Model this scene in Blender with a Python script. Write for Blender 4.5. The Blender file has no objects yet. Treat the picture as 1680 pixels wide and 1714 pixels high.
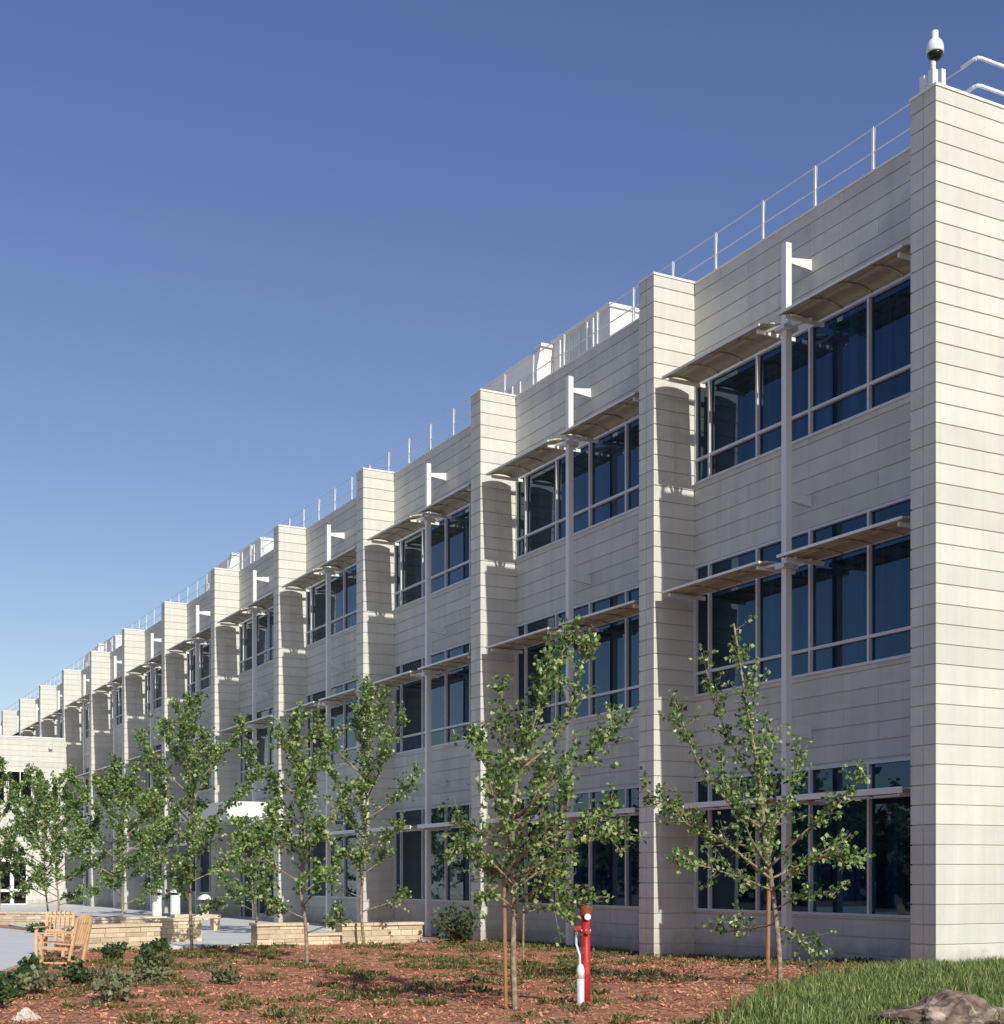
import bpy, math, random
from mathutils import Vector, noise
R = random.Random(7)
rad = math.radians
sc = bpy.context.scene
col = sc.collection

# ------------------------------------------------------------------ helpers
class MB:
    """collects faces, builds ONE mesh object"""
    def __init__(s): s.v = []; s.f = []; s.second = []
    def box(s, x0, x1, y0, y1, z0, z1):
        n = len(s.v)
        s.v += [(x0,y0,z0),(x1,y0,z0),(x1,y1,z0),(x0,y1,z0),(x0,y0,z1),(x1,y0,z1),(x1,y1,z1),(x0,y1,z1)]
        s.f += [(n,n+3,n+2,n+1),(n+4,n+5,n+6,n+7),(n,n+1,n+5,n+4),(n+1,n+2,n+6,n+5),(n+2,n+3,n+7,n+6),(n+3,n,n+4,n+7)]
        return s
    def bar(s, a, b, w, h=None):
        """box beam from a to b, w across, h in height"""
        a = Vector(a); b = Vector(b); h = h or w
        d = (b-a).normalized()
        up = Vector((0,0,1)) if abs(d.z) < .95 else Vector((0,1,0))
        u = d.cross(up).normalized(); v = u.cross(d).normalized()
        n = len(s.v)
        for p in (a, b):
            for (i, j) in ((-1,-1),(1,-1),(1,1),(-1,1)):
                s.v.append(tuple(p + u*i*w/2 + v*j*h/2))
        s.f += [(n+3,n+2,n+1,n),(n+4,n+5,n+6,n+7)]
        for i in range(4):
            j = (i+1) % 4
            s.f.append((n+i,n+j,n+4+j,n+4+i))
        return s
    def tube(s, pts, rr, seg=8, cap=True):
        pts = [Vector(p) for p in pts]
        if not isinstance(rr, (list, tuple)): rr = [rr]*len(pts)
        n0 = len(s.v)
        for i, p in enumerate(pts):
            d = (pts[min(i+1, len(pts)-1)] - pts[max(i-1, 0)])
            if d.length < 1e-6: d = Vector((0,0,1))
            d.normalize()
            ref = Vector((1,0,0)) if abs(d.x) < .8 else Vector((0,1,0))
            u = d.cross(ref).normalized(); v = d.cross(u)
            for k in range(seg):
                a = 2*math.pi*k/seg
                s.v.append(tuple(p + (u*math.cos(a) + v*math.sin(a))*rr[i]))
        for i in range(len(pts)-1):
            for k in range(seg):
                a = n0+i*seg+k; b = n0+i*seg+(k+1) % seg
                s.f.append((a, b, b+seg, a+seg))
        if cap:
            s.f.append(tuple(range(n0+seg-1, n0-1, -1)))
            e = n0+(len(pts)-1)*seg
            s.f.append(tuple(range(e, e+seg)))
        return s
    def lathe(s, c, prof, seg=16):
        return s.tube([(c[0], c[1], c[2]+z) for (r, z) in prof], [max(r, .001) for (r, z) in prof], seg)
    def clad(s, x0, x1, y0, y1, z0, z1, split=None, split_x=None, panels=0, inset=.022, gap=.023, pitch=1/3):
        """stacked cladding courses with open joints round a recessed core"""
        s.second += range(len(s.f), len(s.f)+6)
        s.box(x0+inset, x1-inset, y0+inset*.9, y1-inset*.9, z0, z1-.004)
        k = math.floor(z0/pitch)
        while k*pitch < z1-.03:
            a = max(z0, k*pitch+gap/2); b = min(z1, (k+1)*pitch-gap/2)
            if b-a > .02:
                if split:
                    s.box(x0, x1, y0, split-.006, a, b); s.box(x0, x1, split+.006, y1, a, b)
                elif panels:
                    n_ = max(1, round((y1-y0)/panels)); off = .5 if k % 2 else 0
                    ys = [y0]+[y0+(y1-y0)*(q_+off)/n_ for q_ in range(n_) if q_+off > 0]+[y1]
                    for i in range(len(ys)-1):
                        s.box(x0+R.uniform(0, .0025), x1, ys[i]+.003, ys[i+1]-.003, a, b)
                elif split_x:
                    xs = [x0]+[q for q in split_x if x0 < q < x1]+[x1]
                    for i in range(len(xs)-1):
                        s.box(xs[i]+(.003 if i else 0), xs[i+1]-(.003 if i < len(xs)-2 else 0), y0, y1, a, b)
                else:
                    s.box(x0, x1, y0, y1, a, b)
            k += 1
        return s
    def build(s, name, mat, parent=None, smooth=False):
        me = bpy.data.meshes.new(name)
        me.from_pydata(s.v, [], s.f)
        me.materials.append(mat)
        if s.second:
            me.materials.append(M['joint'])
            for i in s.second: me.polygons[i].material_index = 1
        if smooth:
            for p in me.polygons: p.use_smooth = True
        me.update()
        o = bpy.data.objects.new(name, me); col.objects.link(o)
        if parent: o.parent = parent
        return o

def tag(o, label=None, cat=None, group=None, kind=None):
    if label: o['label'] = label
    if cat: o['category'] = cat
    if group: o['group'] = group
    if kind: o['kind'] = kind
    return o
def empty(name, loc, label, cat, group=None, rz=0):
    o = bpy.data.objects.new(name, None); col.objects.link(o)
    o.location = loc; o.rotation_euler = (0, 0, rz); o.empty_display_size = .2
    return tag(o, label, cat, group)
def dup(o, parent, loc=None):
    c = o.copy(); col.objects.link(c); c.parent = parent
    if loc: c.location = loc
    return c

# ------------------------------------------------------------------ materials
def mat(name, base, rough=.7, metal=0, ior=1.45, var=None, scale=4, bump=0, bscale=40, island=None, spec=None, detail=4, coord='Object'):
    m = bpy.data.materials.new(name); m.use_nodes = True
    nt = m.node_tree; N = nt.nodes; L = nt.links
    b = N['Principled BSDF']
    b.inputs['Base Color'].default_value = (*base, 1)
    b.inputs['Roughness'].default_value = rough
    b.inputs['Metallic'].default_value = metal
    b.inputs['IOR'].default_value = ior
    if spec is not None: b.inputs['Specular IOR Level'].default_value = spec
    tc = N.new('ShaderNodeTexCoord')
    out = None
    if var:
        nz = N.new('ShaderNodeTexNoise'); nz.inputs['Scale'].default_value = scale; nz.inputs['Detail'].default_value = detail
        L.new(tc.outputs[coord], nz.inputs['Vector'])
        cr = N.new('ShaderNodeValToRGB'); e = cr.color_ramp.elements
        cols = [base]+list(var)
        e[0].position = .3; e[0].color = (*cols[0], 1)
        e[1].position = .7; e[1].color = (*cols[-1], 1)
        for i, c in enumerate(cols[1:-1]):
            q = e.new(.3+.4*(i+1)/(len(cols)-1)); q.color = (*c, 1)
        L.new(nz.outputs['Fac'], cr.inputs['Fac'])
        out = cr.outputs['Color']
    if island:
        ge = N.new('ShaderNodeNewGeometry'); mr = N.new('ShaderNodeMapRange')
        mr.inputs['To Min'].default_value = 1-island; mr.inputs['To Max'].default_value = 1+island
        L.new(ge.outputs['Random Per Island'], mr.inputs['Value'])
        vm = N.new('ShaderNodeVectorMath'); vm.operation = 'SCALE'
        if out: L.new(out, vm.inputs[0])
        else: vm.inputs[0].default_value = base
        L.new(mr.outputs['Result'], vm.inputs['Scale'])
        out = vm.outputs['Vector']
    if out: L.new(out, b.inputs['Base Color'])
    if bump:
        n2 = N.new('ShaderNodeTexNoise'); n2.inputs['Scale'].default_value = bscale; n2.inputs['Detail'].default_value = 6
        L.new(tc.outputs[coord], n2.inputs['Vector'])
        bp = N.new('ShaderNodeBump'); bp.inputs['Strength'].default_value = bump; bp.inputs['Distance'].default_value = .03
        L.new(n2.outputs['Fac'], bp.inputs['Height']); L.new(bp.outputs['Normal'], b.inputs['Normal'])
    return m

def leaf_mat(name, c0, c1, trans=.35, rough=.42, c2=None):
    m = bpy.data.materials.new(name); m.use_nodes = True
    nt = m.node_tree; N = nt.nodes; L = nt.links
    b = N['Principled BSDF']; o = N['Material Output']
    ge = N.new('ShaderNodeNewGeometry'); cr = N.new('ShaderNodeValToRGB'); e = cr.color_ramp.elements
    e[0].position = .1; e[0].color = (*c0, 1); e[1].position = .95; e[1].color = (*c1, 1)
    if c2: q = e.new(.55); q.color = (*c2, 1)
    L.new(ge.outputs['Random Per Island'], cr.inputs['Fac'])
    L.new(cr.outputs['Color'], b.inputs['Base Color']); b.inputs['Roughness'].default_value = rough
    t = N.new('ShaderNodeBsdfTranslucent'); mx = N.new('ShaderNodeMixShader'); mx.inputs['Fac'].default_value = trans
    L.new(cr.outputs['Color'], t.inputs['Color'])
    L.new(b.outputs['BSDF'], mx.inputs[1]); L.new(t.outputs['BSDF'], mx.inputs[2])
    L.new(mx.outputs['Shader'], o.inputs['Surface'])
    return m

M = {}
M['clad'] = mat('pale_cladding', (.592,.588,.535), .62, var=[(.64,.638,.585)], scale=1.3, island=.06, bump=.12, bscale=60)
M['joint'] = mat('joint_gasket', (.56,.55,.48), .8)
def streaks_and_foot_tone(m):
    """rain streaks and a patchy brown tone toward the foot of the cladding"""
    nt = m.node_tree; N = nt.nodes; L = nt.links; b = N['Principled BSDF']
    src = b.inputs['Base Color'].links[0].from_socket
    tc = N.new('ShaderNodeTexCoord'); mp = N.new('ShaderNodeMapping'); mp.inputs['Scale'].default_value = (2.2, 2.2, .16)
    L.new(tc.outputs['Object'], mp.inputs['Vector'])
    nz = N.new('ShaderNodeTexNoise'); nz.inputs['Scale'].default_value = 1.6; nz.inputs['Detail'].default_value = 7; nz.inputs['Roughness'].default_value = .65
    L.new(mp.outputs[0], nz.inputs['Vector'])
    mr = N.new('ShaderNodeMapRange'); mr.inputs['From Min'].default_value = .3; mr.inputs['From Max'].default_value = .7
    mr.inputs['To Min'].default_value = .90; mr.inputs['To Max'].default_value = 1.05; L.new(nz.outputs['Fac'], mr.inputs['Value'])
    vs = N.new('ShaderNodeVectorMath'); vs.operation = 'SCALE'; L.new(src, vs.inputs[0]); L.new(mr.outputs[0], vs.inputs['Scale'])
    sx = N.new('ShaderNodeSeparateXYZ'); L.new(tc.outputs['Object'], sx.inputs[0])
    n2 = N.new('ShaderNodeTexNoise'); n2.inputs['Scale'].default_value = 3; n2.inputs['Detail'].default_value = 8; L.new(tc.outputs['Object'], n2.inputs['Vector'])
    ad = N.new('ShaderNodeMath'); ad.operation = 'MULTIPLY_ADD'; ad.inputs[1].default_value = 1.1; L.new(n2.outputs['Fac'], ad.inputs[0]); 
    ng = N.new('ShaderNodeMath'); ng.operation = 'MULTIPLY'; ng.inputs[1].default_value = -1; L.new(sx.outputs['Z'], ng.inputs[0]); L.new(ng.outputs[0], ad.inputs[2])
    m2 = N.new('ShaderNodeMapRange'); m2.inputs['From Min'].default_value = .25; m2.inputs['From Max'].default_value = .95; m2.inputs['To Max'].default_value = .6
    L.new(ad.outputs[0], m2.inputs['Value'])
    mx = N.new('ShaderNodeMix'); mx.data_type = 'RGBA'; L.new(m2.outputs[0], mx.inputs['Factor']); L.new(vs.outputs[0], mx.inputs[6]); mx.inputs[7].default_value = (.27,.20,.13,1)  # brown mixed in toward the bottom, edge broken by noise
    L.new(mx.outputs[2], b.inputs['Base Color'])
streaks_and_foot_tone(M['clad'])
M['coping'] = mat('white_coping', (.80,.79,.76), .45)
M['metal'] = mat('white_metal', (.76,.76,.74), .38, island=.02)
M['frame'] = mat('window_frame_metal', (.66,.68,.70), .35)
M['slat'] = mat('sunshade_metal', (.40,.365,.275), .5, var=[(.52,.48,.37)], scale=7, island=.3)
M['rail'] = mat('railing_metal', (.80,.82,.86), .3)
M['cable'] = mat('steel_cable', (.66,.69,.76), .4)
M['glass'] = mat('dark_blue_glass', (.006,.010,.020), .015, ior=1.78)
_nt = M['glass'].node_tree
_tc = _nt.nodes.new('ShaderNodeTexCoord'); _mp = _nt.nodes.new('ShaderNodeMapping'); _mp.inputs['Scale'].default_value = (.4, 1, .03)
_nz = _nt.nodes.new('ShaderNodeTexNoise'); _nz.inputs['Scale'].default_value = 2.6; _nz.inputs['Detail'].default_value = 5; _nz.inputs['Roughness'].default_value = .7
_cr = _nt.nodes.new('ShaderNodeValToRGB'); _cr.color_ramp.elements[0].position = .42; _cr.color_ramp.elements[0].color = (.004,.008,.016,1)
_cr.color_ramp.elements[1].position = .68; _cr.color_ramp.elements[1].color = (.010,.036,.075,1)
_nt.links.new(_tc.outputs['Object'], _mp.inputs['Vector']); _nt.links.new(_mp.outputs[0], _nz.inputs['Vector']); _nt.links.new(_nz.outputs['Fac'], _cr.inputs['Fac'])
_nt.links.new(_cr.outputs['Color'], _nt.nodes['Principled BSDF'].inputs['Base Color'])
_ge = _nt.nodes.new('ShaderNodeNewGeometry'); _mr = _nt.nodes.new('ShaderNodeMapRange'); _mr.inputs['To Min'].default_value = .35; _mr.inputs['To Max'].default_value = 1.7
_vs = _nt.nodes.new('ShaderNodeVectorMath'); _vs.operation = 'SCALE'
_nt.links.new(_ge.outputs['Random Per Island'], _mr.inputs['Value']); _nt.links.new(_cr.outputs['Color'], _vs.inputs[0]); _nt.links.new(_mr.outputs[0], _vs.inputs['Scale'])
_nt.links.new(_vs.outputs[0], _nt.nodes['Principled BSDF'].inputs['Base Color'])
_b = M['glass'].node_tree.nodes['Principled BSDF']; _b.inputs['Specular Tint'].default_value = (.34,.68,1.0,1)
M['wing_glass'] = mat('black_glass', (.004,.005,.006), .03, ior=1.5)
M['dark'] = mat('black_plastic', (.012,.012,.014), .25)
M['roof'] = mat('roof_gravel', (.40,.39,.37), .9, var=[(.5,.49,.47)], scale=20)
M['unit'] = mat('rooftop_metal', (.74,.73,.70), .5, var=[(.66,.655,.63)], scale=1.5)
M['mulch'] = mat('bark_mulch', (.22,.090,.048), .9, var=[(.43,.19,.105),(.55,.29,.175)], scale=5, bump=.9, bscale=22, detail=9)
M['chip'] = mat('bark_chip', (.58,.275,.165), .85, var=[(.42,.19,.105)], scale=2.5, island=.55)
M['soil'] = mat('dry_soil', (.24,.17,.11), .95, var=[(.33,.24,.16)], scale=.6, bump=.4, bscale=10)
M['lawn'] = mat('lawn_soil', (.06,.085,.022), .95, var=[(.10,.13,.035)], scale=3, bump=.6, bscale=25)
M['concrete'] = mat('pale_concrete', (.62,.62,.62), .8, var=[(.69,.69,.68)], scale=.8, bump=.15, bscale=60)
M['stone'] = mat('blond_stone', (.56,.45,.31), .85, var=[(.66,.56,.42)], scale=5, island=.22, bump=.6, bscale=14)
M['wood'] = mat('teak_wood', (.58,.36,.19), .55, var=[(.70,.48,.30)], scale=6, island=.1)
M['stake'] = mat('stake_wood', (.27,.14,.065), .8, var=[(.36,.20,.10)], scale=8)
M['bark'] = mat('pale_bark', (.34,.27,.19), .85, var=[(.22,.165,.11),(.50,.42,.33)], scale=9, bump=.5, bscale=40)
M['red'] = mat('red_paint', (.55,.020,.028), .5, var=[(.40,.016,.022),(.58,.07,.07)], scale=11, detail=8)
M['darkred'] = mat('rusty_red', (.23,.05,.03), .6)
M['white'] = mat('white_paint', (.80,.80,.80), .4)
M['silver'] = mat('silvery_plastic', (.58,.64,.68), .35)
M['rock'] = mat('boulder_stone', (.30,.215,.165), .9, var=[(.11,.075,.06),(.58,.45,.37)], scale=4, bump=1, bscale=7, detail=9)
M['palerock'] = mat('pale_rock', (.66,.60,.54), .85, var=[(.5,.42,.36)], scale=6, bump=.6, bscale=12)
M['leaf'] = leaf_mat('cottonwood_leaf', (.068,.130,.036), (.54,.64,.28), trans=.45, rough=.33, c2=(.18,.315,.085))
M['shrubleaf'] = leaf_mat('shrub_leaf', (.022,.055,.018), (.12,.17,.06), .25, .5, (.05,.095,.03))
M['grey_leaf'] = leaf_mat('silvery_shrub_leaf', (.10,.12,.06), (.27,.28,.15), .2, .6)
M['cover'] = leaf_mat('groundcover_leaf', (.060,.080,.022), (.30,.27,.10), .25, .55, (.14,.155,.045))
M['grass'] = leaf_mat('grass_blade', (.085,.138,.030), (.42,.44,.17), .3, .5, (.180,.262,.062))

# ------------------------------------------------------------------ camera, sun, sky
TH = rad(27.8984); F = 2361/1680
cam = bpy.data.cameras.new('camera'); co = bpy.data.objects.new('camera', cam); col.objects.link(co)
co.location = (-17.291, -17.296, 1.46)
co.rotation_euler = (rad(90), 0, -TH)
cam.sensor_fit = 'HORIZONTAL'; cam.sensor_width = 36; cam.lens = 36*F
cam.shift_y = (1468-857)/1680
cam.clip_start = .1; cam.clip_end = 3000
sc.camera = co

EL = rad(31.6); AL = rad(1.45)
to_sun = Vector((-math.sin(AL)*math.cos(EL), -math.cos(AL)*math.cos(EL), math.sin(EL)))
sun = bpy.data.lights.new('sun', 'SUN'); so = bpy.data.objects.new('sun', sun); col.objects.link(so)
sun.energy = 4.2; sun.angle = rad(.5); sun.color = (1, .965, .85)
so.rotation_euler = to_sun.to_track_quat('Z', 'Y').to_euler()
so.location = (-20, -60, 60)
w = bpy.data.worlds.new('World'); sc.world = w; w.use_nodes = True
nt = w.node_tree; bg = nt.nodes['Background']
sk = nt.nodes.new('ShaderNodeTexSky'); sk.sky_type = 'NISHITA'; sk.sun_disc = False
sk.sun_elevation = EL; sk.sun_rotation = rad(180)+AL
sk.altitude = 0; sk.air_density = 1.0; sk.dust_density = .6; sk.ozone_density = 3.0
sp = nt.nodes.new('ShaderNodeSeparateColor'); cb = nt.nodes.new('ShaderNodeCombineColor')
nt.links.new(sk.outputs[0], sp.inputs[0])
for i, (gm, kk) in enumerate(((1.12, .86), (1.12, .735), (.87, 1.14))):     # film response to the blue sky
    pw = nt.nodes.new('ShaderNodeMath'); pw.operation = 'POWER'; pw.inputs[1].default_value = gm
    ml = nt.nodes.new('ShaderNodeMath'); ml.operation = 'MULTIPLY'; ml.inputs[1].default_value = kk
    nt.links.new(sp.outputs[i], pw.inputs[0]); nt.links.new(pw.outputs[0], ml.inputs[0]); nt.links.new(ml.outputs[0], cb.inputs[i])
nt.links.new(cb.outputs[0], bg.inputs['Color']); bg.inputs['Strength'].default_value = .12
sc.view_settings.view_transform = 'Standard'; sc.view_settings.look = 'None'
sc.view_settings.exposure = 0; sc.view_settings.gamma = 1
sc.cycles.max_bounces = 8; sc.cycles.transparent_max_bounces = 8

# ------------------------------------------------------------------ ground
def ss(t):
    t = max(0, min(1, t)); return t*t*(3-2*t)
def hz(x, y):
    return -.29+.31*ss(1-math.hypot(x+1.0, y+2.5)/11)
def bumpy(x, y, amp=.035):
    return amp*noise.noise(Vector((x*.9, y*.9, 3))) + .4*amp*noise.noise(Vector((x*2.7, y*2.7, 9)))

def sheet(name, inside, x0, x1, y0, y1, step, dz, m, rough=0.):
    """ground sheet on the terrain: grid cells whose centre passes inside()"""
    nx = int((x1-x0)/step); ny = int((y1-y0)/step); b = MB(); idx = {}
    def vid(i, j):
        if (i, j) not in idx:
            x = x0+i*step; y = y0+j*step
            idx[i, j] = len(b.v); b.v.append((x, y, hz(x, y)+dz+(bumpy(x, y, rough) if rough else 0)))
        return idx[i, j]
    for i in range(nx):
        for j in range(ny):
            if inside(x0+(i+.5)*step, y0+(j+.5)*step):
                b.f.append((vid(i, j), vid(i+1, j), vid(i+1, j+1), vid(i, j+1)))
    return tag(b.build(name, m, smooth=True), kind='structure')

def axis(lo, hi, a, b, st):
    r = [lo+(a-lo)*(1-(1-i/10)**2) for i in range(10)]
    x = a
    while x < b: r.append(x); x += st
    return r+[b+(hi-b)*(i/10)**2 for i in range(11)]
gx = axis(-900, 900, -24, 12, 1.0); gy = axis(-900, 900, -24, 20, 1.0)
gb = MB()
for x in gx:
    for y in gy: gb.v.append((x, y, hz(x, y)-.07))
ny = len(gy)
for i in range(len(gx)-1):
    for j in range(ny-1):
        gb.f.append((i*ny+j, (i+1)*ny+j, (i+1)*ny+j+1, i*ny+j+1))
tag(gb.build('ground', M['soil'], smooth=True), kind='structure')

# path edge: x of the right border of the concrete path for each y
PE = [(-6,-17.0),(0.,-16.0),(5,-14.9),(9.5,-13.4),(12,-12.55),(15.2,-11.8),(19,-10.4),(23,-9.75),(26.8,-9.6),(30,-9.75),(32.6,-10.1),(36,-11.5),(40,-14)]
def path_edge(y):
    for (a, b) in zip(PE, PE[1:]):
        if a[0] <= y <= b[0]:
            t = (y-a[0])/(b[0]-a[0]); return a[1]+(b[1]-a[1])*t
    return -99
def lawn_edge(x, y):
    """positive inside the lawn mound"""
    pts = [(-9.6,-7.6),(-7.6,-4.5),(-5.6,-2.75),(-4.1,-1.75),(-2.7,-.95),(-1.2,-.35),(.3,-.12)]
    if x > .3: return -.1-y
    if x < -9.6: return -7.6-y
    for (a, b) in zip(pts, pts[1:]):
        if a[0] <= x <= b[0]:
            t = (x-a[0])/(b[0]-a[0]); return a[1]+(b[1]-a[1])*t-y+.25*noise.noise(Vector((x*1.6, 0, 5)))
    return -1
in_lawn = lambda x, y: lawn_edge(x, y) > 0
in_path = lambda x, y: x < path_edge(y)
in_plaza = lambda x, y: (17.35 < y < 74.2 and x > -8.6+max(0, (y-30))*-.12) and not (y < 26 and x > -1.0)
in_mulch = lambda x, y: not in_lawn(x, y) and not in_path(x, y) and not in_plaza(x, y)
sheet('mulch_bed', lambda x, y: in_mulch(x, y), -17.5, 1.1, -12, 40, .25, .0, M['mulch'], .05)
sheet('lawn', lambda x, y: in_lawn(x, y), -13, 16, -18, .1, .25, .015, M['lawn'], .05)
# path and plaza as smooth-edged slabs, 6 cm proud
pb = MB()
for (y, x) in PE:
    pass
fine = []
for (a, b) in zip(PE, PE[1:]):
    for k in range(4):
        t = k/4; fine.append((a[0]+(b[0]-a[0])*t, a[1]+(b[1]-a[1])*t))
fine.append(PE[-1])
n = len(fine)
for (y, x) in fine: pb.v += [(-60, y, -.235), (x, y, -.235), (x, y, -.45)]
for i in range(n-1):
    pb.f += [(3*i, 3*i+1, 3*i+4, 3*i+3), (3*i+1, 3*i+2, 3*i+5, 3*i+4)]
tag(pb.build('path', M['concrete']), kind='structure')
zb = MB()
zb.box(-8.6, -1.0, 17.35, 26, -.45, -.245).box(-9.2, 1.05, 26.002, 74.2, -.45, -.245)
tag(zb.build('plaza', M['concrete']), kind='structure')

# ------------------------------------------------------------------ the office building
PITCH = 8.3; PW = .58; XW = 1.08; NB = 13; TOP = 14.58; PTOP = 14.56
bld = empty('office_building', (0, 0, 0), 'long three storey office building with pale clad piers, sunshades and dark blue windows', 'office building')

def pier_mesh():
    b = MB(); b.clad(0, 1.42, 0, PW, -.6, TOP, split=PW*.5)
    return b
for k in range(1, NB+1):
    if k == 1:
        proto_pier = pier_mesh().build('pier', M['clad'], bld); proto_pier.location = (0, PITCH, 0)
        cp = MB().box(-.02, 1.44, -.02, PW+.02, TOP+.003, TOP+.05).build('coping', M['coping'], proto_pier)
    else:
        p = dup(proto_pier, bld, (0, PITCH*k, 0)); dup(cp, p)
# end wall with the corner pier
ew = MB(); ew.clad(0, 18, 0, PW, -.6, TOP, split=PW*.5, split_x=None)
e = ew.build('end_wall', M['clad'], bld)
MB().box(-.02, 18, -.02, PW+.02, TOP+.003, TOP+.05).build('coping', M['coping'], e)
MB().box(1.45, 18, PW+.01, NB*PITCH, 13.9, 14.1).build('roof', M['roof'], bld)
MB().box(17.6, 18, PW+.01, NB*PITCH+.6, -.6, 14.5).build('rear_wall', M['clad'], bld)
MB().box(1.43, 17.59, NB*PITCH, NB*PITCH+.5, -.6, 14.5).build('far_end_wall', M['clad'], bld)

# window rows: bottom, top, levels of horizontal rails, open glass bands
ROWS = [dict(z0=.72, z1=3.62, rails=[3.0], rw=.16), dict(z0=5.43, z1=8.33, rails=[5.95, 7.68], rw=.06), dict(z0=10.12, z1=12.33, rails=[10.66], rw=.06)]
DOOR_BAY = 4
def bay_wall(k):
    y0 = PITCH*k+PW; y1 = PITCH*(k+1); b = MB()
    bands = [(-.6, ROWS[0]['z0']), (ROWS[0]['z1'], ROWS[1]['z0']), (ROWS[1]['z1'], ROWS[2]['z0']), (ROWS[2]['z1'], PTOP)]
    if k == DOOR_BAY: bands = bands[1:]
    vs = None
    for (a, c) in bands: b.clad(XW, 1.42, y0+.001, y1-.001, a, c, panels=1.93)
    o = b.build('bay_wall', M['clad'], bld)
    MB().box(XW-.02, 1.44, y0+.03, y1-.03, PTOP+.003, PTOP+.045).build('coping', M['coping'], o)
MUL = [-3.32, -1.66, 0, 1.66, 3.32]
def window(k, r):
    row = ROWS[r]; y0 = PITCH*k+PW+.004; y1 = PITCH*(k+1)-.004; yc = (y0+y1)/2
    z0, z1 = row['z0'], row['z1']; rails = list(row['rails'])
    if r == 0 and k == DOOR_BAY: z0 = -.27; rails = [2.2, 3.0]
    b = MB(); hw = .028
    xf, xb = XW-.012, XW+.10
    ms = [yc+m for m in MUL]
    b.box(xf, xb, y0, y0+.05, z0, z1).box(xf, xb, y1-.05, y1, z0, z1)
    for m in ms: b.box(xf-.004, xb, m-hw, m+hw, z0+.055, z1-.055)
    b.box(xf-.02, xb+.002, y0+.0505, y1-.0505, z0+.001, z0+.055).box(xf-.004, xb+.002, y0+.0505, y1-.0505, z1-.055, z1-.001)
    edges = [y0+.05]+ms+[y1-.05]
    for zr in rails:
        h = row['rw']/2
        for i in range(len(edges)-1):
            b.box(xf, xb, edges[i]+hw*.9, edges[i+1]-hw*.9, zr-h, zr+h)
    fr = b.build('window', M['frame'], bld)
    g = MB(); zs = [z0+.05]+rails+[z1-.05]
    for i in range(len(edges)-1):
        tz = R.gauss(0, .0022)
        for j in range(len(zs)-1):
            ty = R.gauss(0, .0018); xm = XW+.06; n = len(g.v)
            ym = (edges[i]+edges[i+1])/2; zm = (zs[j]+zs[j+1])/2
            for (yy, zz) in ((edges[i], zs[j]), (edges[i], zs[j+1]), (edges[i+1], zs[j+1]), (edges[i+1], zs[j])):
                g.v.append((xm+(yy-ym)*tz+(zz-zm)*ty, yy, zz))
            g.f.append((n, n+3, n+2, n+1))
    g.build('pane', M['glass'], fr)
for k in range(NB):
    bay_wall(k)
    for r in range(3): window(k, r)

# sunshades: curved rows of slats, two halves per bay and floor
def shade_mesh(L, bow, nose, solid=False):
    b = MB(); x0, x1 = .06, .92; n = 14
    def zc(x): return bow*(1-((x-.49)/.43)**2)
    wd = (x1-x0)/n
    for i in range(n):
        xa = x0+wd*i+wd*.025; xb = x0+wd*(i+1)-wd*.025
        za, zb2 = zc(xa), zc(xb); q = len(b.v)
        for y in (0, L):
            b.v += [(xa, y, za-.014), (xb, y, zb2-.014), (xb, y, zb2+.014), (xa, y, za+.014)]
        b.f += [(q, q+1, q+2, q+3), (q+7, q+6, q+5, q+4)]
        for c in range(4):
            d = (c+1) % 4; b.f.append((q+c, q+4+c, q+4+d, q+d))
    m = 9
    for c in range(5):
        yy = .05+(L-.1)*c/4; wdt = .05
        for i in range(m):
            xa = x0+(x1-x0)*i/m; xb = x0+(x1-x0)*(i+1)/m
            b.bar((xa, yy, zc(xa)-.026), (xb, yy, zc(xb)-.026), .035, .022)
    return b
SZ = [2.97, 7.62, 12.26]
LS = 3.34
protos = []
for r in range(3):
    o = shade_mesh(LS, [.02, .03, .09][r], [.11, .05, .045][r]).build('sunshade', M['slat'], bld)
    a = []; nose = [.11, .05, .045][r]
    for yy in (.16, LS-.16):
        a.append(MB().bar((.12, yy, -.075), (1.06, yy, -.075), .05, .075).build('bracket', M['metal'], o))
    a.append(MB().box(.03, .06, 0, LS, -nose*.6, nose*.4).build('fascia', M['metal'], o))
    protos.append((o, a))
first = [True]*3
for k in range(NB):
    y0 = PITCH*k+PW; y1 = PITCH*(k+1); yc = (y0+y1)/2
    for r in range(3):
        if r < 2 and k >= 9: continue
        if r == 0 and k == DOOR_BAY: continue
        for ys in (yc-.27-LS, yc+.27):
            if first[r]: o = protos[r][0]; first[r] = False
            else:
                
                o = dup(protos[r][0], bld)
                for q_ in protos[r][1]: dup(q_, o)
            o.location = (0, ys, SZ[r])
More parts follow.
